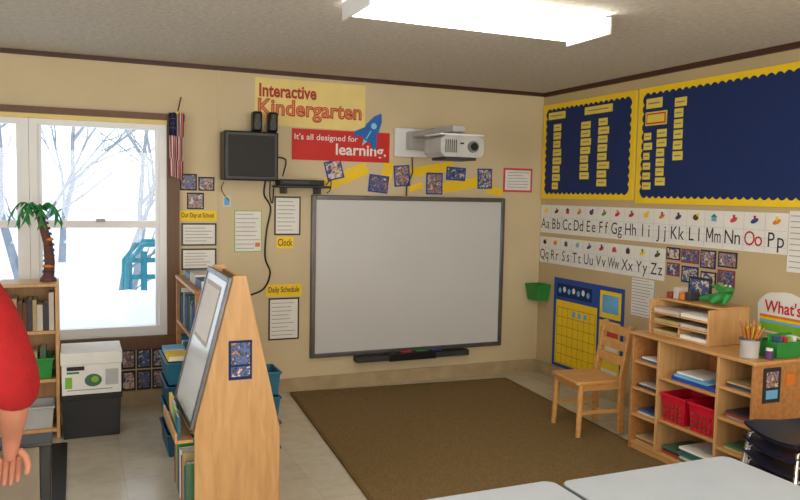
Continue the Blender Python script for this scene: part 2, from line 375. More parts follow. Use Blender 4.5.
# yellow strips + photos above whiteboard
def strip(u0,v0,u1,v1,h):
    a=math.atan2(v1-v0,u1-u0); pts=[(u0,v0),(u1,v1),(u1-h*math.sin(a),v1+h*math.cos(a)),(u0-h*math.sin(a),v0+h*math.cos(a))]
    fin(B(TB).prism(pts,.002,.003,'yellow'),'paper_strip',label='bright yellow paper strip on the wall above the whiteboard',cat='paper strip',group='yellow paper strips',flat=True)
strip(1.80,1.56,2.14,1.70,.095); strip(2.30,1.555,2.36,1.78,.09); strip(2.50,1.68,2.90,1.75,.075); strip(2.80,1.56,3.28,1.64,.085); strip(3.20,1.57,3.36,1.545,.06); strip(2.50,1.56,2.62,1.60,.05)
for i,(u,v,wd,ht,a) in enumerate([(1.80,1.63,.14,.15,.25),(2.13,1.56,.17,.14,-.1),(2.36,1.60,.14,.17,.08),(2.64,1.545,.15,.18,0),(2.82,1.67,.18,.11,-.05),(3.12,1.60,.14,.17,.03)]):
    T=TB@Matrix.Translation((u,v,0))@Matrix.Rotation(a,4,'Z')
    fin(B(T).box(0,wd,0,ht,.0035,.006,'blue').rect(.012,wd-.012,.012,ht-.012,.0065,'photo%d'%(i%6)),'class_photo',label='small classroom photo print mounted above the whiteboard',cat='photo',group='photos above the whiteboard',flat=True)
def lines(b,u0,u1,v0,v1,n,w,m='ink_soft',h=.004):
    for i in range(n):
        v=v1-(i+.5)*(v1-v0)/n; e=u1-(random.random()*.35*(u1-u0))
        b.rect(u0,e,v-h/2,v+h/2,w,m)
b=B(TB); b.box(3.37,3.66,1.58,1.785,.002,.004,'pink').rect(3.387,3.643,1.597,1.768,.005,'paper'); lines(b,3.41,3.63,1.61,1.76,6,.0056,'ink_soft')
fin(b,'notice_sign',label='white notice with a red-pink border beside the corner',cat='sign',flat=True)
def sheet(T,u0,u1,v0,v1,border,label,n=10,bw=.012,w=.002):
    b=B(T); b.box(u0,u1,v0,v1,w,w+.003,border); b.rect(u0+bw,u1-bw,v0+bw,v1-bw,w+.004,'paper')
    lines(b,u0+bw*2,u1-bw*2,v0+bw*2,v1-bw*2,n,w+.005)
    return fin(b,'posted_paper',label=label,cat='paper',flat=True)
sheet(TB,1.08,1.285,1.09,1.40,'lime','white sheet with thin green border taped on the wall',9,.006)
sheet(TB,1.38,1.585,1.215,1.51,'black','white printed sheet on black backing paper',8)
sheet(TB,1.34,1.58,.41,.735,'black','daily schedule sheet on black backing paper',9)
sheet(TB,.70,.95,1.14,1.305,'black','white printed sheet on black backing beside the window',5)
sheet(TB,.70,.95,.965,1.12,'black','second printed sheet on black backing beside the window',5)
def sign(T,u0,u1,v0,v1,txt,label):
    b=B(T); b.box(u0,u1,v0,v1,.002,.004,'yellow'); p=.12*(u1-u0); q=.2*(v1-v0)
    b.text(txt,u0+p*.6,u1-p*.6,v0+q,v1-q,.0055,'ink',.01); fin(b,'word_sign',label=label,cat='sign',flat=True)
sign(TB,1.40,1.53,1.115,1.205,'Clock','yellow paper sign reading Clock')
sign(TB,1.32,1.60,.745,.84,'Daily Schedule','yellow paper sign reading Daily Schedule')
sign(TB,.68,.95,1.32,1.395,'Our Day at School','yellow paper heading sign beside the window')
for i,(u,v,wd,ht) in enumerate([(.69,1.54,.12,.12),(.82,1.54,.115,.10),(.74,1.405,.12,.12)]):
    fin(B(TB).box(u,u+wd,v,v+ht,.002,.004,'ink').rect(u+.01,u+wd-.01,v+.01,v+ht-.01,.005,'photo%d'%(i+1)),'class_photo',label='small photo print taped beside the window',cat='photo',group='photos beside the window',flat=True)
fin(B(TB).box(1.0,1.05,1.43,1.50,.0016,.006,'paper').rect(1.005,1.045,1.435,1.495,.0065,'sky'),'posted_note',label='tiny pale note taped on the wall',cat='note',flat=True)
for i in range(2):
    for j in range(3):
        u=.285+j*.105; v=.108+i*.155
        fin(B(TB).box(u,u+.098,v,v+.145,.002,.005,'ink').rect(u+.012,u+.086,v+.015,v+.13,.0055,'photo%d'%((i*3+j)%6)),'class_photo',label='small dark-framed photo print low on the wall',cat='photo',group='photos below the window',flat=True)

# wall computer box, speakers, shelf, cables
t=thing('wall_cabinet','black wall-mounted equipment box beside the posters','equipment box',(1.17,D-.1,1.62))
fin(B().box(.97,1.36,D-.2,D-.03,1.62,1.97,'black'),'box_body',t,bevel=.01)
fin(B().box(1.0,1.33,D-.206,D-.2,1.65,1.94,'black_soft'),'front_panel',t,bevel=.003)
fin(B().box(1.08,1.25,D-.03,D-.001,1.70,1.90,'dark_grey'),'wall_bracket',t)
for x in (1.18,1.295):
    s=thing('speaker','small black desktop speaker standing on the equipment box','speaker',(x+.03,D-.12,1.97),'small black speakers')
    fin(B().box(x,x+.07,D-.17,D-.08,1.972,2.12,'black'),'speaker_case',s,bevel=.018)
    fin(B().tube([(x+.035,D-.175,2.025),(x+.035,D-.168,2.025)],.024,'dark_grey',18),'speaker_cone',s)
    fin(B().tube([(x+.035,D-.175,2.082),(x+.035,D-.168,2.082)],.014,'dark_grey',14),'speaker_cone',s)
t=thing('wall_shelf','narrow black wall shelf holding a small device','shelf',(1.57,D-.1,1.50))
fin(B().box(1.36,1.76,D-.2,D-.001,1.575,1.592,'black'),'shelf_board',t,bevel=.004)
for x in (1.42,1.68): fin(B().box(x,x+.02,D-.15,D-.001,1.53,1.575,'black'),'shelf_bracket',t)
t=thing('media_player','flat black electronic device on the wall shelf','device',(1.5,D-.1,1.592))
fin(B().box(1.38,1.72,D-.17,D-.02,1.5935,1.635,'black_soft').box(1.40,1.60,D-.172,D-.17,1.605,1.625,'dark_grey'),'device_case',t,bevel=.004)
def cable(pts,label,r=.005):
    P=[Vector(p) for p in pts]; Q=[]
    P=[P[0]]+P+[P[-1]]
    for i in range(1,len(P)-2):
        for k in range(6):
            s=k/6; a,b_,c,d=P[i-1],P[i],P[i+1],P[i+2]
            Q.append(.5*((2*b_)+(-a+c)*s+(2*a-5*b_+4*c-d)*s*s+(-a+3*b_-3*c+d)*s**3))
    Q.append(P[-2]); bb=B(TB).tube(Q,r,'black',6); fin(bb,'cable',label=label,cat='cable')
cable([(1.31,1.63,.01),(1.30,1.52,.01),(1.35,1.42,.01),(1.32,1.25,.01),(1.31,1.05,.01),(1.35,.93,.01),(1.30,.81,.01),(1.18,.76,.01)],'black power cable hanging down the wall',.007)
cable([(1.34,1.62,.03),(1.345,1.50,.01),(1.365,1.46,.01),(1.37,1.57,.02)],'short black cable looping to the shelf')
cable([(1.37,1.80,.08),(1.46,1.78,.03),(1.44,1.66,.008)],'black cable between the box and device')
cable([(1.78,1.60,.02),(1.82,1.64,.01),(1.82,1.57,.01),(1.79,1.54,.01)],'thin black cable looping above the whiteboard',.004)
cable([(1.0,1.61,.02),(.985,1.55,.006),(1.04,1.47,.006)],'thin black cable below the equipment box',.003)
fin(B(TB).box(1.235,1.27,1.13,1.16,.0105,.014,'orange').box(1.225,1.28,1.11,1.175,.0065,.0105,'paper'),'wall_outlet',label='small outlet plate with orange mark on the wall',cat='outlet')

# flag
t=thing('flag','small American flag hanging limp from a stick above the window','flag',(.66,D-.08,1.65))
fin(B().tube([(.70,D-.001,2.20),(.66,D-.14,2.08)],.005,'brown',8).ell((.657,D-.145,2.076),(.009,.009,.012),'yellow'),'flag_stick',t)
V=[];cols=13;rows=14
b=B()
for j in range(rows+1):
    for i in range(cols+1):
        a=i/cols; z=j/rows
        V.append((.615+.085*a+.02*(1-z)*(a-.5),D-.10+.02*math.sin(a*15+z*1.5)+.01*z,2.08-.44*z-.03*a*z))
for j in range(rows):
    for i in range(cols):
        m='flag_blue' if (j<5 and i<7) else ('flag_red' if (i+(j//5))%2==0 else 'flag_white')
        b.add([V[j*(cols+1)+i],V[j*(cols+1)+i+1],V[(j+1)*(cols+1)+i+1],V[(j+1)*(cols+1)+i]],[(0,3,2,1)],m)
for (i,j) in ((1,1),(3,1),(5,1),(2,2),(4,2),(1,3),(3,3),(5,3)):
    q=V[j*(cols+1)+i]; b.box(q[0]-.002,q[0]+.002,q[1]-.004,q[1]-.002,q[2]-.012,q[2]-.008,'flag_white')
fin(b,'flag_cloth',t,flat=True)

# ---------------------------------------------------------------- right wall : bulletin boards
def scal(u0,u1,v0,v1,st,am):
    P=[]
    def side(a,b_,nx,ny):
        L=math.hypot(b_[0]-a[0],b_[1]-a[1]); n=max(2,int(L/st))
        for i in range(n):
            for k in range(4):
                s=(i+k/4)/n; o=am*abs(math.sin(math.pi*k/4))
                P.append((a[0]+(b_[0]-a[0])*s+nx*o,a[1]+(b_[1]-a[1])*s+ny*o))
    side((u0,v0),(u1,v0),0,-1); side((u1,v0),(u1,v1),1,0); side((u1,v1),(u0,v1),0,1); side((u0,v1),(u0,v0),-1,0)
    return P
def bulletin(ya,yb,z0,z1,label):
    u0,u1=-ya,-yb
    t=thing('bulletin_board',label,'bulletin board',(R-.01,(ya+yb)/2,z0))
    fin(B(TR).box(u0,u1,z0,z1,.002,.014,'yellow'),'scalloped_border',t)
    fin(B(TR).poly(scal(u0+.06,u1-.06,z0+.055,z1-.055,.06,.018),.0155,'navy'),'blue_backing',t,flat=True)
bulletin(5.60,4.42,1.53,2.33,'blue bulletin board with scalloped yellow border and word cards')
bulletin(4.39,2.2,1.51,2.33,'long blue bulletin board with yellow border and few word cards')
def wcard(y,z,w_,h,m='card_yellow',lab='small yellow word card pinned on the blue board'):
    u=-y; b=B(TR); b.box(u,u+w_,z,z+h,.0156,.0175,m); b.rect(u+w_*.12,u+w_*.85,z+h*.42,z+h*.58,.018,'ink_soft')
    fin(b,'word_card',label=lab,cat='word card',group='word cards on the blue boards',flat=True)
def col(y,zt,n,w_=.10,h=.05,gap=.012):
    for i in range(n):
        ww=w_*random.uniform(.75,1.1); wcard(y,zt-(i+1)*(h+gap),ww,h)
wcard(5.52,2.20,.24,.06); wcard(5.02,2.20,.34,.06)
col(5.44,2.17,8,.11,.058); col(5.06,2.16,7,.12,.055); col(4.84,2.17,8,.14,.055)
wcard(4.31,2.18,.16,.07); 
b=B(TR); b.box(-4.31,-4.10,2.06,2.155,.0156,.019,'card_yellow').box(-4.30,-4.11,2.07,2.145,.019,.0195,'red').rect(-4.29,-4.12,2.08,2.135,.0205,'card_yellow'); fin(b,'word_card',label='yellow card with red outline on the blue board',cat='word card',group='word cards on the blue boards',flat=True)
col(4.32,2.03,6,.08,.05,.02); col(4.19,2.04,6,.09,.055,.012); col(4.03,2.24,6,.10,.06,.012)

# alphabet strips
PIC=['red','blue','green','orange','purple','brown','ink','yellow','sky','pink']
def alpha(y0,y1,z0,z1,letters,label):
    u0,u1=-y0,-y1; b=B(TR); b.box(u0,u1,z0,z1,.002,.004,'paper')
    n=len(letters); s=(u1-u0)/n
    h=z1-z0
    for v in (.16,.36,.56): b.rect(u0+.005,u1-.005,z0+h*v-.0007,z0+h*v+.0007,.0045,'sky')
    rnd=random.Random(len(letters))
    for i,c in enumerate(letters):
        a=u0+i*s; m='red_ink' if c in 'O' else 'ink'
        if i: b.rect(a-.001,a+.001,z0+.004,z1-.004,.0048,'light_grey')
        lo=c.lower(); sz=h*.37/.70
        if c=='M':
            x=a+s*.14; X=a+s*.46; y_=z0+h*.16; Y=y_+h*.385; mid=(x+X)/2; tk=.009
            b.stroke((x,y_),(x,Y),tk,.005,m).stroke((X,y_),(X,Y),tk,.005,m).stroke((x,Y),(mid,y_+h*.1),tk,.0052,m).stroke((mid,y_+h*.1),(X,Y),tk,.0054,m)
        else: b.glyph(c,a+s*.30,z0+h*.16,sz,.005,m,0,.66 if c=='W' else .85)
        b.glyph(lo,a+s*.72,z0+h*.16,sz,.005,m,0,.62 if c in 'MW' else .9)
        cx=a+s*.5; cz=z0+h*.80; k=rnd.randrange(4); c1=rnd.choice(PIC); c2=rnd.choice(PIC)
        if k==0: b.disc(cx,cz,.0055,.025,.02,c1).disc(cx+.018,cz+.018,.006,.012,.012,c2)
        elif k==1: b.poly([(cx-.03,cz-.02),(cx+.03,cz-.02),(cx+.012,cz+.022),(cx-.016,cz+.015)],.0055,c1).disc(cx-.012,cz,.006,.009,.012,c2)
        elif k==2: b.disc(cx,cz-.004,.0055,.03,.014,c1,a=.4).poly([(cx-.004,cz),(cx+.006,cz),(cx+.012,cz+.028),(cx-.01,cz+.026)],.006,c2)
        else: b.rect(cx-.022,cx+.02,cz-.02,cz+.008,.0055,c1).poly([(cx-.028,cz+.008),(cx+.026,cz+.008),(cx,cz+.03)],.006,c2)
    fin(b,'alphabet_strip',label=label,cat='alphabet chart',flat=True)
alpha(5.61,3.10,1.235,1.475,'ABCDEFGHIJKLMNOP','white alphabet strip with letters A to P and pictures')
alpha(5.61,4.07,.975,1.20,'QRSTUVWXYZ','white alphabet strip with letters Q to Z and pictures')

# pocket calendar
t=thing('pocket_calendar','blue pocket chart calendar with yellow grid on the wall','calendar',(R-.01,4.93,.11))
u0,u1=-5.37,-4.47
fin(B(TR).box(u0,u1,.11,.865,.002,.008,'blue'),'chart_backing',t,bevel=.002)
b=B(TR); b.rect(u0+.04,-4.78,.14,.68,.009,'yellow')
for i in range(8): x=u0+.06+i*(-4.80-u0-.06)/7; b.rect(x-.0015,x+.0015,.15,.62,.0095,'brown')
for j in range(7): z=.15+j*.47/6; b.rect(u0+.06,-4.80,z-.0015,z+.0015,.0097,'brown')
for k in range(3): b.rect(u0+.27+k*.075,u0+.31+k*.075,.56,.605,.0105,'sky')
fin(b,'calendar_grid',t,flat=True)
b=B(TR); b.rect(u0+.05,-4.85,.71,.82,.009,'navy')
for k in range(7): b.disc(u0+.09+k*.063,.762+.012*(k%2),.0095,.02,.024,'paper' if k%2 else 'sky')
fin(b,'calendar_header',t,flat=True)
b=B(TR); b.rect(-4.75,-4.50,.62,.83,.009,'yellow').rect(-4.72,-4.53,.66,.80,.0095,'sky')
b.rect(-4.75,-4.50,.14,.60,.009,'yellow')
for k in range(4): b.rect(-4.73,-4.52,.16+k*.107,.225+k*.107,.0095,('paper','card_yellow','paper','pink')[k])
fin(b,'chart_pocket',t,flat=True)
b=B(); b.tray(R-.15,R-.001,5.42,5.60,.65,.79,.006,'green',.02); fin(b,'wall_basket',label='small green plastic basket hung on the wall',cat='basket',bevel=.002)
sheet(TR,-4.40,-4.16,.69,.97,'light_grey','white printed sheet hung under the alphabet',12,.004)
sheet(TR,-3.095,-2.88,1.14,1.49,'paper','large white sheet posted beside the alphabet',10,.006)
k=0
for (y,z,wd,ht) in [(4.06,1.13,.13,.085),(3.92,1.12,.16,.095),(3.75,1.10,.13,.12),(3.60,1.12,.15,.10),(4.05,1.02,.12,.09),(3.91,.99,.15,.11),(3.74,.98,.13,.10),(3.60,.985,.14,.12)]:
    fin(B(TR).box(-y,-y+wd,z,z+ht,.0018+.0008*(k%2),.005+.001*(k%2),('ink','bookA','navy')[k%3]).rect(-y+.01,-y+wd-.01,z+.01,z+ht-.01,.0066,'photo%d'%(k%6)),'class_photo',label='small class photo on dark paper posted on the wall',cat='photo',group='photo collage under the alphabet',flat=True); k+=1
P=[(-3.27,.77),(-2.93,.77)]
for i in range(13):
    a=math.pi*i/12; r=1+.06*abs(math.sin(a*3.5)); P.append((-3.10+.17*math.cos(a)*r,.93+.085*math.sin(a)*r))
b=B(TR); b.prism(P,.002,.005,'paper'); b.rect(-3.26,-2.94,.78,.83,.006,'lime').rect(-3.26,-2.94,.83,.845,.006,'sky').rect(-3.26,-2.94,.845,.86,.006,'yellow').rect(-3.26,-2.94,.86,.875,.006,'orange')
b.text("What's",-3.23,-2.98,.89,.965,.0065,'poster_red',.02)
fin(b,'weather_sign',label='cloud-shaped sign with rainbow stripes reading What\'s',cat='sign',flat=True)

# ---------------------------------------------------------------- cubby shelf (right)
SX,SX2=3.12,3.52; SY0,SY1=2.72,3.63; SH=.735
t=thing('cubby_shelf','light wood storage shelf with cubbies standing near the wall','shelf',((SX+SX2)/2,(SY0+SY1)/2,0.013))
Z0=.0135
pb(t,'side_panel',SX,SX2,SY0,SY0+.018,Z0,SH-.018,'oak'); pb(t,'side_panel',SX,SX2,SY1-.018,SY1,Z0,SH-.018,'oak')
pb(t,'top_board',SX-.01,SX2,SY0-.01,SY1+.01,SH-.018,SH,'maple_h',.004)
pb(t,'back_panel',SX2-.01,SX2,SY0+.018,SY1-.018,Z0,SH-.018,'oak')
pb(t,'base_board',SX,SX2-.01,SY0+.018,SY1-.018,.045,.063,'maple_h'); pb(t,'kick_board',SX+.01,SX+.025,SY0+.018,SY1-.018,Z0,.045,'maple_h')
d1,d2=3.40,2.955
for d in (d1,d2): pb(t,'divider',SX,SX2-.01,d-.009,d+.009,.063,SH-.018,'maple')
def sh(ya,yb,zs):
    for z in zs: pb(t,'inner_shelf',SX+.005,SX2-.01,ya,yb,z-.008,z+.008,'maple_h')
L4=[.225,.39,.555]; M3=[.25,.50]
sh(d1+.009,SY1-.018,L4); sh(SY0+.018,d2-.009,L4); sh(d2+.009,d1-.009,M3)
b=B().box(3.18,3.30,SY0-.005,SY0-.0005,.52,.70,'ink').box(3.20,3.28,SY0-.007,SY0-.005,.60,.68,'photo3').box(3.20,3.28,SY0-.007,SY0-.005,.54,.585,'sky'); fin(b,'hanging_tag',label='dark tag with blue picture fixed to the shelf end',cat='tag',flat=True)
b=B().box(3.34,3.40,SY0-.005,SY0-.0005,.60,.66,'orange'); fin(b,'hanging_tag',label='small orange label on the shelf end',cat='tag')
def book(x0,x1,y0,y1,z0,z1,m,spine='x',lab='thin book',grp=None,cat='book'):
    b=B(); t_=.0025
    if (z1-z0)<min(x1-x0,y1-y0):
        b.box(x0,x1,y0,y1,z0,z0+t_,m).box(x0,x1,y0,y1,z1-t_,z1,m).box(x0,x0+t_,y0,y1,z0+t_,z1-t_,m).box(x0+t_,x1-.003,y0+.003,y1-.003,z0+t_,z1-t_,'paper')
    elif (y1-y0)<(x1-x0):
        b.box(x0,x1,y0,y0+t_,z0,z1,m).box(x0,x1,y1-t_,y1,z0,z1,m).box(x0,x0+t_,y0+t_,y1-t_,z0,z1,m).box(x0+t_,x1-.003,y0+t_,y1-t_,z0+.003,z1-.003,'paper')
    else:
        b.box(x0,x0+t_,y0,y1,z0,z1,m).box(x1-t_,x1,y0,y1,z0,z1,m).box(x0+t_,x1-t_,y0,y0+t_,z0,z1,m).box(x0+t_,x1-t_,y0+t_,y1-.003,z0+.003,z1-.003,'paper')
    fin(b,'book',label=lab,cat=cat,group=grp)
BK=['bookA','bookB','bookC','bookD','bookE','bookF','teal','paper']
def pile(x0,x1,y0,y1,z,n,h,grp,lab='book lying in a pile inside the shelf'):
    for i in range(n):
        j=random.uniform(0,.015); book(x0+j,x1+j,y0+j/2,y1-j/2,z,z+h-.0005,random.choice(BK),lab=lab,grp=grp); z+=h
pile(3.14,3.36,3.42,3.59,.064,3,.012,'papers in the end cubbies'); pile(3.15,3.38,3.42,3.6,.234,2,.014,'papers in the end cubbies'); pile(3.14,3.36,3.42,3.6,.399,3,.008,'papers in the end cubbies'); pile(3.15,3.36,3.42,3.59,.564,2,.01,'papers in the end cubbies')
pile(3.14,3.38,2.75,2.92,.064,3,.016,'books in the near cubbies'); pile(3.14,3.36,2.75,2.92,.234,2,.012,'books in the near cubbies'); pile(3.15,3.38,2.75,2.93,.399,3,.012,'books in the near cubbies'); pile(3.14,3.36,2.75,2.92,.564,3,.01,'books in the near cubbies')
pile(3.13,3.38,3.0,3.22,.064,6,.014,'books in the wide cubby'); pile(3.14,3.36,3.24,3.37,.064,3,.014,'books in the wide cubby')
book(3.15,3.38,3.0,3.32,.509,.530,'blue',lab='blue binder lying in the top cubby',cat='binder'); book(3.15,3.36,3.05,3.3,.531,.545,'sky',lab='light blue folder on the binder',cat='folder'); book(3.17,3.36,3.1,3.3,.546,.556,'paper',lab='white booklet on the folders',cat='booklet')
def bin_(x0,x1,y0,y1,z0,z1,m,lab,grp=None,holes=True):
    t=thing('storage_bin',lab,'bin',((x0+x1)/2,(y0+y1)/2,z0),grp)
    fin(B().tray(x0,x1,y0,y1,z0,z1,.005,m,.012),'bin_body',t,bevel=.002)
    b=B(); e=.006
    b.box(x0-e,x0+.001,y0-e,y1+e,z1-.014,z1,m).box(x1-.001,x1+e,y0-e,y1+e,z1-.014,z1,m).box(x0,x1,y0-e,y0+.001,z1-.014,z1,m).box(x0,x1,y1-.001,y1+e,z1-.014,z1,m)
    fin(b,'bin_rim',t,bevel=.002)
    if holes:
        b=B(); n=5
        for i in range(n):
            for j in range(3):
                y=y0+.03+(y1-y0-.06)*i/(n-1); z=z0+.03+j*(z1-z0-.06)/3
                b.box(x0-.001,x0+.012,y-.008,y+.008,z-.008,z+.008,'bookA')
        fin(b,'bin_hole_pattern',t)
bin_(3.135,3.37,2.98,3.165,.2595,.42,'crimson_bin','bright red plastic basket in the shelf','red baskets in the shelf')
bin_(3.135,3.37,3.195,3.38,.2595,.42,'crimson_bin','bright red plastic basket in the shelf','red baskets in the shelf')
# desk organizer
y0,y1=3.10,3.57; zz=SH+.001
t=thing('desk_organizer','two-tier light wood paper organizer on top of the shelf','organizer',(3.33,(y0+y1)/2,SH))
pb(t,'side_panel',3.19,3.49,y0,y0+.012,zz,zz+.20,'maple'); pb(t,'side_panel',3.19,3.49,y1-.012,y1,zz,zz+.20,'maple'); pb(t,'back_panel',3.48,3.49,y0+.012,y1-.012,zz,zz+.2,'maple_h')
pb(t,'base_board',3.19,3.48,y0+.012,y1-.012,zz,zz+.01,'maple_h'); 
for z in (.065,.125): pb(t,'tier_shelf',3.19,3.48,y0+.012,y1-.012,zz+z,zz+z+.01,'maple_h')
pb(t,'top_board',3.26,3.49,y0,y1,zz+.20,zz+.212,'maple_h'); pb(t,'divider',3.20,3.48,3.33,3.34,zz+.01,zz+.065,'maple')
for i,(ya,yb,z,m) in enumerate([(3.12,3.32,.0105,'paper'),(3.35,3.54,.0105,'bookC'),(3.12,3.32,.0755,'bookF'),(3.34,3.54,.0755,'bookC'),(3.12,3.32,.1355,'paper'),(3.34,3.54,.1355,'bookF')]):
    book(3.20,3.42,ya,yb,zz+z,zz+z+.02,m,lab='stack of papers in the wooden organizer',grp='papers in the organizer',cat='papers')
def skinmesh(chains,m,name,parent,sub=2,label=None,smooth=True):
    V=[];E=[];Rr=[];roots=[];idx={}
    for ci,ch in enumerate(chains):
        prev=None
        for k,(p,r) in enumerate(ch):
            if isinstance(p,tuple) and p and p[0]=='@': i=idx[(p[1],p[2])]
            else:
                i=len(V); V.append(Vector(p)); Rr.append(r)
                if k==0: roots.append(i)
            idx[(ci,k)]=i
            if prev is not None: E.append((prev,i))
            prev=i
    me=bpy.data.meshes.new('sk'); me.from_pydata(V,E,[]); ob=bpy.data.objects.new('sk',me); COL.objects.link(ob)
    sm=ob.modifiers.new('s','SKIN'); sm.use_smooth_shade=True; sm.branch_smoothing=.3
    for i,r in enumerate(Rr):
        me.skin_vertices[0].data[i].radius=(r,r) if not isinstance(r,tuple) else r
        me.skin_vertices[0].data[i].use_root=(i in roots)
    sb=ob.modifiers.new('u','SUBSURF'); sb.levels=sub; sb.render_levels=sub
    bpy.context.view_layer.update()
    ev=ob.evaluated_get(bpy.context.evaluated_depsgraph_get()).to_mesh()
    b=B(); b.add([tuple(v.co) for v in ev.vertices],[tuple(p.vertices) for p in ev.polygons],m)
    bpy.data.objects.remove(ob)
    o=fin(b,name,parent,label=label,recalc=False)
    for p in o.data.polygons: p.use_smooth=True
    return o
zt=zz+.212
t=thing('dragon_toy','green plush dragon toy lying on the wooden organizer','toy',(3.36,3.18,zt))
K=.13
skinmesh([[((3.34,3.20+K,zt+.02),.010),((3.35,3.14+K,zt+.032),.022),((3.36,3.06+K,zt+.045),.036),((3.36,3.0+K,zt+.065),.026),((3.34,2.97+K,zt+.10),.022),((3.31,2.95+K,zt+.11),.025),((3.28,2.94+K,zt+.10),.015)],[(('@',0,2),0),((3.30,3.08+K,zt+.012),.012)],[(('@',0,3),0),((3.31,2.99+K,zt+.012),.012)],[(('@',0,2),0),((3.41,3.07+K,zt+.012),.012)]],'green','plush_body',t,1)
fin(B().add([(3.35,3.05+K,zt+.065),(3.36,3.14+K,zt+.11),(3.38,3.02+K,zt+.11)],[(0,1,2)],'green').add([(3.35,3.0+K,zt+.085),(3.30,3.03+K,zt+.13),(3.36,3.05+K,zt+.13)],[(0,1,2)],'lime'),'plush_wing',t)
for dy in (-.035,-.065): fin(B().ell((3.295,3.0+K+dy,zt+.125),(.006,.006,.006),'paper'),'eye',t)
t=thing('pencil_cup','silver cup full of orange pencils on the shelf','pencil cup',(3.20,2.83,SH))
fin(B().tube([(3.20,2.83,SH+.001),(3.20,2.83,SH+.10)],[.045,.05],'light_grey',20).tube([(3.20,2.83,SH+.092),(3.20,2.83,SH+.101)],.053,'silver',20),'cup_body',t)
for i in range(22):
    a=i*2.4; r=.036*math.sqrt((i+.5)/22); dx,dy=math.cos(a),math.sin(a)
    p0=Vector((3.20+dx*r*.7,2.83+dy*r*.7,SH+.08)); p1=p0+Vector((dx*r*1.1,dy*r*1.1,.07+.015*(i%3)))
    fin(B().tube([p0,p1],.005,('orange','yellow','oak')[i%3],6).tube([p1,p1+(p1-p0).normalized()*.012],[.005,.001],'oak',6),'pencil',label='wooden pencil standing in the silver cup',cat='pencil',group='pencils in the silver cup')
t=thing('green_caddy','green plastic supply caddy on the shelf','caddy',(3.38,2.80,SH))
fin(B().tray(3.29,3.48,2.735,2.88,SH+.001,SH+.085,.005,'green',.01),'caddy_body',t,bevel=.002)
fin(B().box(3.30,3.47,2.803,2.812,SH+.01,SH+.12,'green'),'caddy_handle',t,bevel=.003)
for i,(x,m) in enumerate(((3.32,'bookB'),(3.35,'crimson_bin'),(3.38,'lime'),(3.42,'paper'))):
    book(x,x+.02,2.75,2.795,SH+.008,SH+.11,m,lab='small booklet standing in the green caddy',grp='booklets in the caddy',cat='booklet')
t=thing('glue_jar','small purple jar on the shelf','jar',(3.255,2.755,SH))
fin(B().tube([(3.255,2.755,SH+.001),(3.255,2.755,SH+.045)],.02,'purple',16),'jar_body',t); fin(B().tube([(3.255,2.755,SH+.045),(3.255,2.755,SH+.058)],.017,'paper',16),'jar_lid',t)
for i,(y,m,h) in enumerate([(3.36,'dark_grey',.05),(3.405,'orange',.04),(3.455,'bookF',.07),(3.51,'bookA',.035)]):
    fin(B().box(3.30,3.38,y,y+.04,zt+.001,zt+h,m),'supply_box',label='small supply box standing on the organizer',cat='box',group='small boxes on the organizer',bevel=.004)
t=thing('picture_frame','small dark picture frame propped on the organizer','picture frame',(3.45,3.42,zt))
fin(B().box(3.44,3.452,3.34,3.52,zt+.001,zt+.13,'ink'),'frame',t,bevel=.003); fin(B().box(3.438,3.44,3.355,3.505,zt+.018,zt+.115,'photo4'),'picture',t)

# ---------------------------------------------------------------- wooden chair
TC=Matrix.Translation((3.12,4.03,0.013))@Matrix.Rotation(math.radians(-6),4,'Z')   # faces -x
t=thing('wooden_chair','small pine child chair with slatted back standing on the rug','chair',(3.12,4.03,.013))
w2=.17
b=B(TC).prism([(-.19,-w2+.01),(-.17,-w2-.01),(.15,-w2+.01),(.15,w2-.01),(-.17,w2+.01),(-.19,w2-.01)],.335,.36,'pine'); fin(b,'seat',t,bevel=.006)
for sy in (-1,1):
    y=sy*(w2-.02)
    fin(B(TC).tube([(-.15,y,.335),(-.165,y+sy*.01,0)],[.021,.017],'pine',10),'leg',t)
    fin(B(TC).add([(.13,y-.014,.0),(.17,y-.014,0),(.17,y+.014,0),(.13,y+.014,0),(.125,y-.014,.34),(.17,y-.014,.34),(.17,y+.014,.34),(.125,y+.014,.34),(.19,y-.014,.70),(.225,y-.014,.70),(.225,y+.014,.70),(.19,y+.014,.70)],
        [(0,3,2,1),(0,1,5,4),(1,2,6,5),(2,3,7,6),(3,0,4,7),(4,5,9,8),(5,6,10,9),(6,7,11,10),(7,4,8,11),(8,9,10,11)],'pine'),'leg',t,bevel=.004,label='rear leg continuing up as the back post')
    fin(B(TC).box(-.15,.14,y-.007,y+.007,.14,.165,'pine'),'stretcher',t,bevel=.003)
    fin(B(TC).box(-.15,.14,y-.008,y+.008,.295,.335,'pine'),'apron',t,bevel=.002)
fin(B(TC).box(-.16,-.145,-w2+.03,w2-.03,.295,.335,'pine'),'apron',t,bevel=.002)
fin(B(TC).box(-.005,.01,-w2+.025,w2-.025,.145,.165,'pine'),'stretcher',t,bevel=.003)
for z,x in ((.44,.15),(.53,.168),(.625,.188)):
    fin(B(TC).box(x,x+.014,-w2+.03,w2-.03,z,z+.06,'pine'),'back_slat',t,bevel=.003)

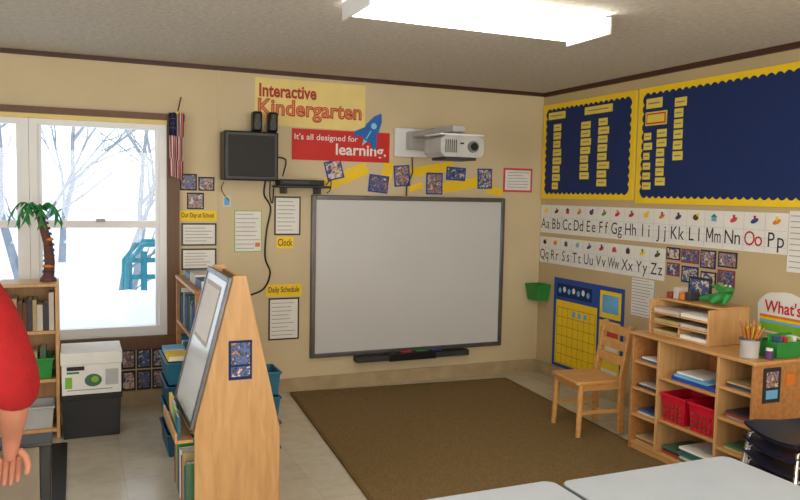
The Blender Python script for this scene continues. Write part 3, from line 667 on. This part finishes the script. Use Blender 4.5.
# ---------------------------------------------------------------- stacked chairs
def stackchair(cx,cy,z,rot):
    T=Matrix.Translation((cx,cy,z))@Matrix.Rotation(rot,4,'Z')
    t=thing('stacking_chair','navy plastic child chair with chrome legs in a stack','chair',(cx,cy,z),'stacked navy chairs')
    V=[];Fc=[];mcol=8
    prof=[(-.17,.33),(-.18,.345),(-.12,.352),(0,.345),(.10,.348),(.155,.37),(.18,.43),(.20,.52),(.215,.58),(.218,.60)]
    for th in (0,.006):
        for i,(x,z_) in enumerate(prof):
            hw=.165 if i<6 else .165-.015*(i-5)
            for j in range(mcol+1):
                s=j/mcol*2-1; V.append((x+ (.0 if i<6 else -.03*s*s)-th*(0 if i<6 else 1), s*hw, z_+.02*s*s*(1 if i<6 else 0)-th*(1 if i<6 else 0)))
    k=mcol+1; off=len(prof)*k
    for i in range(len(prof)-1):
        for j in range(mcol):
            a=i*k+j; Fc.append((a,a+1,a+k+1,a+k)); Fc.append((off+a,off+a+k,off+a+k+1,off+a+1))
    for j in range(mcol):
        Fc.append((j,off+j,off+j+1,j+1)); a=(len(prof)-1)*k+j; Fc.append((a,a+1,off+a+1,off+a))
    for i in range(len(prof)-1):
        a=i*k; Fc.append((a,a+k,off+a+k,off+a)); a=i*k+mcol; Fc.append((a,off+a,off+a+k,a+k))
    fin(B(T).add(V,Fc,'navy_plastic'),'seat_shell',t)
    for sy in (-1,1):
        fin(B(T).tube([(-.20,sy*.185,.0),(-.155,sy*.15,.32),(-.10,sy*.14,.333),(.08,sy*.14,.333),(.13,sy*.15,.32),(.19,sy*.185,0)],.0095,'chrome',8),'leg_frame',t)
    return t
s0=stackchair(2.90,2.25,.0,math.radians(-12))
for i in (1,2,3): dup(s0,(0,.0,.062*i))

# ---------------------------------------------------------------- tables near camera
def rrect(x0,x1,y0,y1,r,n=6):
    P=[]
    for cx,cy,a0 in ((x1-r,y1-r,0),(x0+r,y1-r,90),(x0+r,y0+r,180),(x1-r,y0+r,270)):
        for i in range(n+1):
            a=math.radians(a0+90*i/n); P.append((cx+r*math.cos(a),cy+r*math.sin(a)))
    return P
def table(x0,x1,y0,y1,lab):
    t=thing('classroom_table',lab,'table',((x0+x1)/2,(y0+y1)/2,0),'pale classroom tables')
    fin(B().prism(rrect(x0,x1,y0,y1,.035),.672,.6995,'table_edge'),'edge_band',t,bevel=.004)
    fin(B().prism(rrect(x0+.004,x1-.004,y0+.004,y1-.004,.033),.6995,.703,'table_top'),'table_top',t)
    for x in (x0+.07,x1-.07):
        for y in (y0+.07,y1-.07):
            fin(B().tube([(x,y,.0),(x,y,.672)],.018,'chrome',12).tube([(x,y,0),(x,y,.03)],.022,'dark_grey',12),'leg',t)
table(.68,1.292,.55,1.83,'pale blue-white classroom table with grey edge')
table(1.302,1.965,.55,1.81,'second pale table pushed against the first')

# ---------------------------------------------------------------- easel display
EY0,EY1=3.40,3.96
t=thing('display_easel','light wood A-shaped book display easel with white board','easel',(.675,3.68,0))
prof=[(.48,0),(.87,0),(.87,.44),(.71,1.16),(.65,1.16),(.48,.49)]
for y in (EY0,EY1-.02):
    V=[(x,y,z) for x,z in prof]+[(x,y+.02,z) for x,z in prof]; n=6
    fin(B().add(V,[tuple(range(n)),tuple(range(2*n-1,n-1,-1))]+[(i,(i+1)%n,n+(i+1)%n,n+i) for i in range(n)],'maple'),'end_panel',t,bevel=.005)
a=math.atan2(1.16-.49,.65-.48); dirv=Vector((math.cos(a),0,math.sin(a))); nrm=Vector((-math.sin(a),0,math.cos(a)))
TE=Matrix(((0,dirv.x,nrm.x,.48),(-1,dirv.y,nrm.y,0),(0,dirv.z,nrm.z,.49),(0,0,0,1)))   # u=-y, v up slope, w outward
u0,u1=-EY1-.01,-EY0+.01; hv=.68
fin(B(TE).box(u0+.025,u1-.025,-.0+.0,hv-.025,.004,.014,'gloss_white'),'dry_erase_surface',t)
fin(B(TE).box(u0,u0+.025,-.02,hv,.002,.02,'silver').box(u1-.025,u1,-.02,hv,.002,.02,'silver').box(u0+.025,u1-.025,hv-.025,hv,.002,.02,'silver').box(u0+.025,u1-.025,-.02,.004,.002,.02,'silver'),'board_frame',t,bevel=.003)
b=B(TE); b.rect(-3.9,-3.52,.33,.62,.0155,'bookF').rect(-3.88,-3.54,.35,.60,.016,'paper'); fin(b,'board_sheet',label='printed sheet clipped to the easel board',cat='paper',flat=True)
fin(B().box(.70,.715,EY0+.02,EY1-.02,.45,1.14,'maple'),'centre_panel',t)
pb(t,'bottom_shelf',.482,.868,EY0+.02,EY1-.02,.04,.058,'maple_h'); pb(t,'middle_shelf',.482,.868,EY0+.02,EY1-.02,.43,.448,'maple_h')
pb(t,'front_ledge',.41,.48,EY0+.04,EY1-.02,.40,.415,'maple_h'); pb(t,'ledge_lip',.40,.41,EY0+.04,EY1-.02,.40,.45,'maple_h')
pb(t,'cabinet_back',.66,.675,EY0+.02,EY1-.02,.058,.43,'maple')
b=B(); b.box(.63,.735,EY0-.006,EY0-.0005,.685,.865,'navy').box(.64,.725,EY0-.008,EY0-.006,.755,.855,'photo1').box(.64,.725,EY0-.008,EY0-.006,.70,.745,'photo4')
fin(b,'book_card',label='small blue picture card fixed on the easel end',cat='card',flat=True)
yy=EY0+.05
for i,(m,h) in enumerate([('bookD',.24),('teal',.2),('bookC',.26),('bookA',.22),('paper',.24),('blue',.2),('green',.25),('orange',.22),('teal_dark',.25)]):
    book(.45,.62,yy,yy+.04,.0585,.0585+h,m,lab='picture book standing in the easel shelf',grp='books in the easel shelf'); yy+=.052
for i in range(4):
    y=EY0+.06+i*.12; book(.413+.005*i,.425+.005*i,y,y+.11,.4155,.4155+.10,('teal','lime','bookF','yellow')[i],lab='thin book leaning on the easel ledge',grp='books on the easel ledge')
for i in range(4): bin_(.86,1.03,4.02,4.22,.002+i*.14,.135+i*.14,'teal','teal plastic book bin in a stack behind the easel','teal bins behind the easel',False)
for i in range(4): bin_(.47,.605,4.42,4.80,.002+i*.14,.135+i*.14,('teal_dark','teal')[i%2],'teal plastic book bin stacked beside the bookcase','teal bins beside the bookcase',False)
book(.48,.60,4.45,4.62,.556,.585,'yellow',lab='yellow book on the stacked bins'); book(.48,.6,4.64,4.78,.556,.59,'sky',lab='light blue book on the stacked bins')

# ---------------------------------------------------------------- bookcases
def bookcase(x0,x1,y0,y1,h,shelves,open_side,lab,m='oak'):
    t=thing('bookcase',lab,'bookcase',((x0+x1)/2,(y0+y1)/2,0)); T=.02
    if open_side=='x':
        pb(t,'side_panel',x0,x1,y0,y0+T,0,h-T,m); pb(t,'side_panel',x0,x1,y1-T,y1,0,h-T,m); pb(t,'back_panel',x1-.008,x1,y0+T,y1-T,0,h-T,m)
        for z in shelves: pb(t,'shelf_board',x0+.004,x1-.008,y0+T,y1-T,z-T,z,m)
    else:
        pb(t,'side_panel',x0,x0+T,y0,y1,0,h-T,m); pb(t,'side_panel',x1-T,x1,y0,y1,0,h-T,m); pb(t,'back_panel',x0+T,x1-T,y1-.008,y1,0,h-T,m)
        for z in shelves: pb(t,'shelf_board',x0+T,x1-T,y0+.004,y1-.008,z-T,z,m)
    pb(t,'top_board',x0-.005,x1,y0-.005,y1+.005,h-T,h,m,.004)
    return t
bookcase(.62,.90,4.36,5.26,.97,[.06,.37,.67],'x','wooden bookcase packed with books near the window wall')
for z,hh in ((.0605,.24),(.3705,.22),(.6705,.22)):
    y=4.385
    while y<5.2:
        th=random.uniform(.015,.04); 
        book(.63+random.uniform(0,.02),.86,y,y+th-.001,z,z+hh*random.uniform(.75,1),random.choice(BK),lab='upright book packed in the wooden bookcase',grp='books in the bookcase'); y+=th+.001
for i,(y,h_,m) in enumerate([(4.42,.05,'bookB'),(4.66,.06,'bookF'),(4.92,.04,'teal')]):
    book(.66,.86,y,y+.22,.971,.971+h_,m,lab='book stack lying on top of the bookcase',grp='items on the bookcase top')
bookcase(-.43,-.10,5.02,5.32,.96,[.06,.37,.67],'y','light wood bookcase with bins below the window','maple')
x=-.40
while x<-.15:
    th=random.uniform(.015,.035); book(x,x+th-.001,5.04,5.22,.6705,.6705+random.uniform(.16,.24),random.choice(['bookC','bookE','bookF','brown','bookB']),lab='upright book in the narrow bookcase',grp='books in the narrow bookcase'); x+=th+.001
bin_(-.395,-.135,5.035,5.25,.3705,.50,'green','green plastic bin in the narrow bookcase',None,False)
bin_(-.395,-.135,5.035,5.25,.0605,.20,'light_grey','pale plastic bin in the narrow bookcase',None,False)
for i in range(4): book(-.36+i*.05,-.325+i*.05,5.08,5.2,.377,.377+.16+.02*(i%2),BK[i],lab='book standing in the green bin',grp='books in the green bin')

# palm tree decoration
zt=.9625; bx,by=-.16,5.16
t=thing('palm_tree_decoration','decorative green palm tree with dark trunk on the bookcase','decoration',(bx,by,zt))
pts=[(bx,by,zt),(bx+.01,by,zt+.12),(bx,by,zt+.24),(bx-.03,by,zt+.36),(bx-.05,by,zt+.43)]
fin(B().tube(pts,[.034,.030,.027,.024,.02],'brown',10).tube([(bx,by,zt),(bx,by,zt+.02)],[.05,.045],'brown',16),'palm_trunk',t)
b=B()
for i in range(12):
    s=i/12*.40; k=s/.43
    cxx=bx+.01*math.sin(k*2.5)-(.05*max(0,k-.5)*1.8)
    b.tube([(cxx,by,zt+.02+s),(cxx,by,zt+.035+s)],[.040-.018*k,.033-.016*k],('purple','bookE','orange','purple','brown')[i%5],10)
fin(b,'trunk_rings',t)
cx,cz=bx-.05,zt+.42
for i in range(11):
    a=i*2*math.pi/11+.3; b=B(); n=7; L_=.165 if i%2 else .14
    sp=[];
    for k in range(n+1):
        s=k/n; sp.append(Vector((cx+math.cos(a)*L_*s, by+math.sin(a)*L_*s*.7, cz+.08*math.sin(s*2.4)-.11*s*s*s-.01*s+(.02 if i%2 else 0)*s)))
    side=Vector((-math.sin(a),math.cos(a),0))
    for k in range(n):
        wd=.04*math.sin(math.pi*(k+.6)/(n+.6)); q=sp[k+1]; p=sp[k]
        for sg in (-1,1):
            tip=p+side*sg*(wd+.014)+(q-p)*1.2+Vector((0,0,-.03))
            b.add([p,q,tip],[(0,1,2)],'palm_green')
    b.tube(sp,.0045,'palm_green',5)
    fin(b,'palm_frond',t,flat=True)
t=thing('file_crate','black plastic storage crate on the floor','crate',(.08,5.12,0))
fin(B().tray(-.09,.25,4.96,5.30,0.001,.27,.008,'black',.008),'crate_body',t,bevel=.003)
fin(B().box(-.095,.255,4.952,4.962,.24,.272,'black_soft').box(-.095,.255,5.298,5.306,.24,.272,'black_soft').box(-.098,-.09,4.952,5.306,.24,.272,'black_soft').box(.25,.258,4.952,5.306,.24,.272,'black_soft'),'crate_rim',t,bevel=.003)
t=thing('paper_box','white cardboard box with green print on the black crate','cardboard box',(.08,5.12,.273))
fin(B().box(-.088,.253,4.965,5.295,.273,.49,'paper'),'box_body',t,bevel=.003)
fin(B().box(-.095,.26,4.958,5.302,.46,.535,'paper'),'box_lid',t,bevel=.004)
TX2=Matrix(((1,0,0,0),(0,0,-1,4.9645),(0,1,0,-.015),(0,0,0,1)))
b=B(TX2); b.rect(-.06,.04,.44,.465,.001,'ink').rect(-.06,.01,.42,.433,.001,'green').disc(.09,.375,.001,.05,.04,'bookD').disc(.10,.38,.002,.022,.02,'lime').rect(.16,.235,.34,.44,.001,'light_grey').rect(-.07,-.03,.33,.40,.001,'lime').rect(-.06,.2,.315,.32,.001,'ink_soft')
fin(b,'box_print',t,flat=True)

# low file cart beside the person
t=thing('file_cart','low cart with tan front panel and black sides','cart',(-.21,2.58,0))
h=.745
pb(t,'front_panel',-.34,-.11,2.52,2.535,.06,h,'tan_panel',.003); pb(t,'side_panel',-.11,-.08,2.52,2.62,.06,h,'black',.003); pb(t,'side_panel',-.37,-.34,2.52,2.62,.06,h,'black',.003)
pb(t,'top_board',-.375,-.075,2.515,2.625,h,h+.012,'dark_grey',.004); pb(t,'back_panel',-.34,-.11,2.605,2.62,.06,h,'black')
pb(t,'bottom_board',-.34,-.11,2.535,2.605,.06,.075,'black')
for x in (-.34,-.10):
    for y in (2.54,2.61): fin(B().tube([(x-.01,y,.028),(x+.01,y,.028)],.027,'black_soft',16).box(x-.008,x+.008,y-.01,y+.01,.03,.06,'grey'),'caster',t)

# ---------------------------------------------------------------- person
t=thing('person','person in red sweater standing with one hand lowered','person',(-.43,2.22,0))
sh=Vector((-.258,2.22,1.30)); el=Vector((-.152,2.20,1.02)); wr=Vector((-.172,2.36,.84)); pm=Vector((-.183,2.40,.755))
body=[
 [((-.44,2.22,.88),(.13,.10)),((-.44,2.22,1.02),(.12,.09)),((-.44,2.22,1.22),(.135,.09)),((-.44,2.22,1.33),(.07,.06)),((-.44,2.22,1.40),(.048,.048)),((-.44,2.24,1.46),(.062,.07)),((-.44,2.245,1.53),(.075,.088)),((-.44,2.24,1.60),(.06,.07))],
 [(('@',0,2),0),(tuple(sh),.055),(tuple((sh+el)/2),.045),(tuple(el),.042),(tuple((el+wr)/2),.042),(tuple(wr),.029),(tuple(pm),(.036,.019))],
 [(('@',0,2),0),((-.628,2.22,1.285),.055),((-.67,2.20,1.12),.045),((-.69,2.20,.99),.038),((-.68,2.27,.86),.034),((-.67,2.33,.76),.025),((-.66,2.36,.68),(.018,.034))],
 [(('@',0,0),0),((-.35,2.22,.78),.085),((-.34,2.23,.46),.058),((-.34,2.20,.24),.05),((-.34,2.20,.07),.035),((-.34,2.32,.035),.035)],
 [(('@',0,0),0),((-.53,2.22,.78),.085),((-.54,2.23,.46),.058),((-.54,2.20,.24),.05),((-.54,2.20,.07),.035),((-.54,2.32,.035),.035)],
]
dn=(pm-wr).normalized(); ax=Vector((1,.15,0)).normalized()
for i,(o,l) in enumerate(((-.025,.060),(-.0085,.070),(.0085,.074),(.025,.064))):
    p0=pm+ax*o-dn*.01; p1=pm+ax*o*1.03+dn*.03; p2=p1+(dn+Vector((0,-.1,-.2))).normalized()*l*.45; p3=p2+(dn+Vector((0,-.55,-.3))).normalized()*l*.4
    body.append([(tuple(p0),.009),(tuple(p1),.0095),(tuple(p2),.0085),(tuple(p3),.0068)])
p0=pm-dn*.035+ax*.018; body.append([(tuple(p0),.012),(tuple(p0+Vector((.022,-.008,-.022))),.011),(tuple(p0+Vector((.028,-.014,-.05))),.0095),(tuple(p0+Vector((.022,-.02,-.074))),.0075)])
q=Vector((-.66,2.36,.68))
for i,(o,l) in enumerate(((-.024,.058),(-.008,.068),(.008,.072),(.024,.064))):
    p0=q+Vector((0,o,.01)); p1=q+Vector((0,o*1.15,-.035)); p2=p1+Vector((.008,0,-l*.45)); p3=p2+Vector((.018,0,-l*.38))
    body.append([(tuple(p0),.009),(tuple(p1),.0095),(tuple(p2),.0085),(tuple(p3),.0065)])
body.append([(tuple(q+Vector((0,.02,.03))),.011),(tuple(q+Vector((.01,.045,0))),.0105),(tuple(q+Vector((.02,.05,-.035))),.008)])
skinmesh(body,'skin','body',t,2)
skinmesh([
 [((-.44,2.22,.84),(.155,.12)),((-.44,2.22,1.02),(.145,.11)),((-.44,2.22,1.24),(.155,.105)),((-.44,2.22,1.345),(.08,.07))],
 [(('@',0,2),0),(tuple(sh),.080),(tuple((sh+el)/2+Vector((.014,0,0))),.074),(tuple(el+Vector((0,0,.02))),.070),(tuple(el+(wr-el)*.12),.066),(tuple(el+(wr-el)*.28),.060)],
 [(('@',0,2),0),((-.628,2.22,1.28),.08),((-.67,2.20,1.12),.075),((-.69,2.20,.99),.068),((-.685,2.24,.93),.06)]],'shirt_red','sweater',t,2)
skinmesh([
 [((-.44,2.22,.93),(.142,.112)),((-.44,2.22,.84),(.15,.12))],
 [(('@',0,1),0),((-.35,2.22,.74),.10),((-.34,2.23,.46),.075),((-.34,2.20,.09),.06)],
 [(('@',0,1),0),((-.53,2.22,.74),.10),((-.54,2.23,.46),.075),((-.54,2.20,.09),.06)]],'pants','trousers',t,2)
skinmesh([[((-.44,2.19,1.41),.06),((-.44,2.19,1.50),.09),((-.44,2.21,1.58),.092),((-.44,2.25,1.635),.055)]],'hair','hair',t,2)
for x in (-.47,-.41): fin(B().ell((x,2.328,1.54),(.012,.008,.008),'paper').ell((x,2.335,1.54),(.005,.004,.005),'ink'),'eye',t)
fin(B().ell((-.44,2.335,1.513),(.01,.014,.016),'skin'),'nose',t); fin(B().ell((-.44,2.322,1.48),(.024,.01,.007),'pink'),'mouth',t)
for x in (-.34,-.54): fin(B().ell((x,2.27,.035),(.048,.13,.034),'black_soft').box(x-.045,x+.045,2.16,2.38,.001,.012,'black'),'shoe',t)
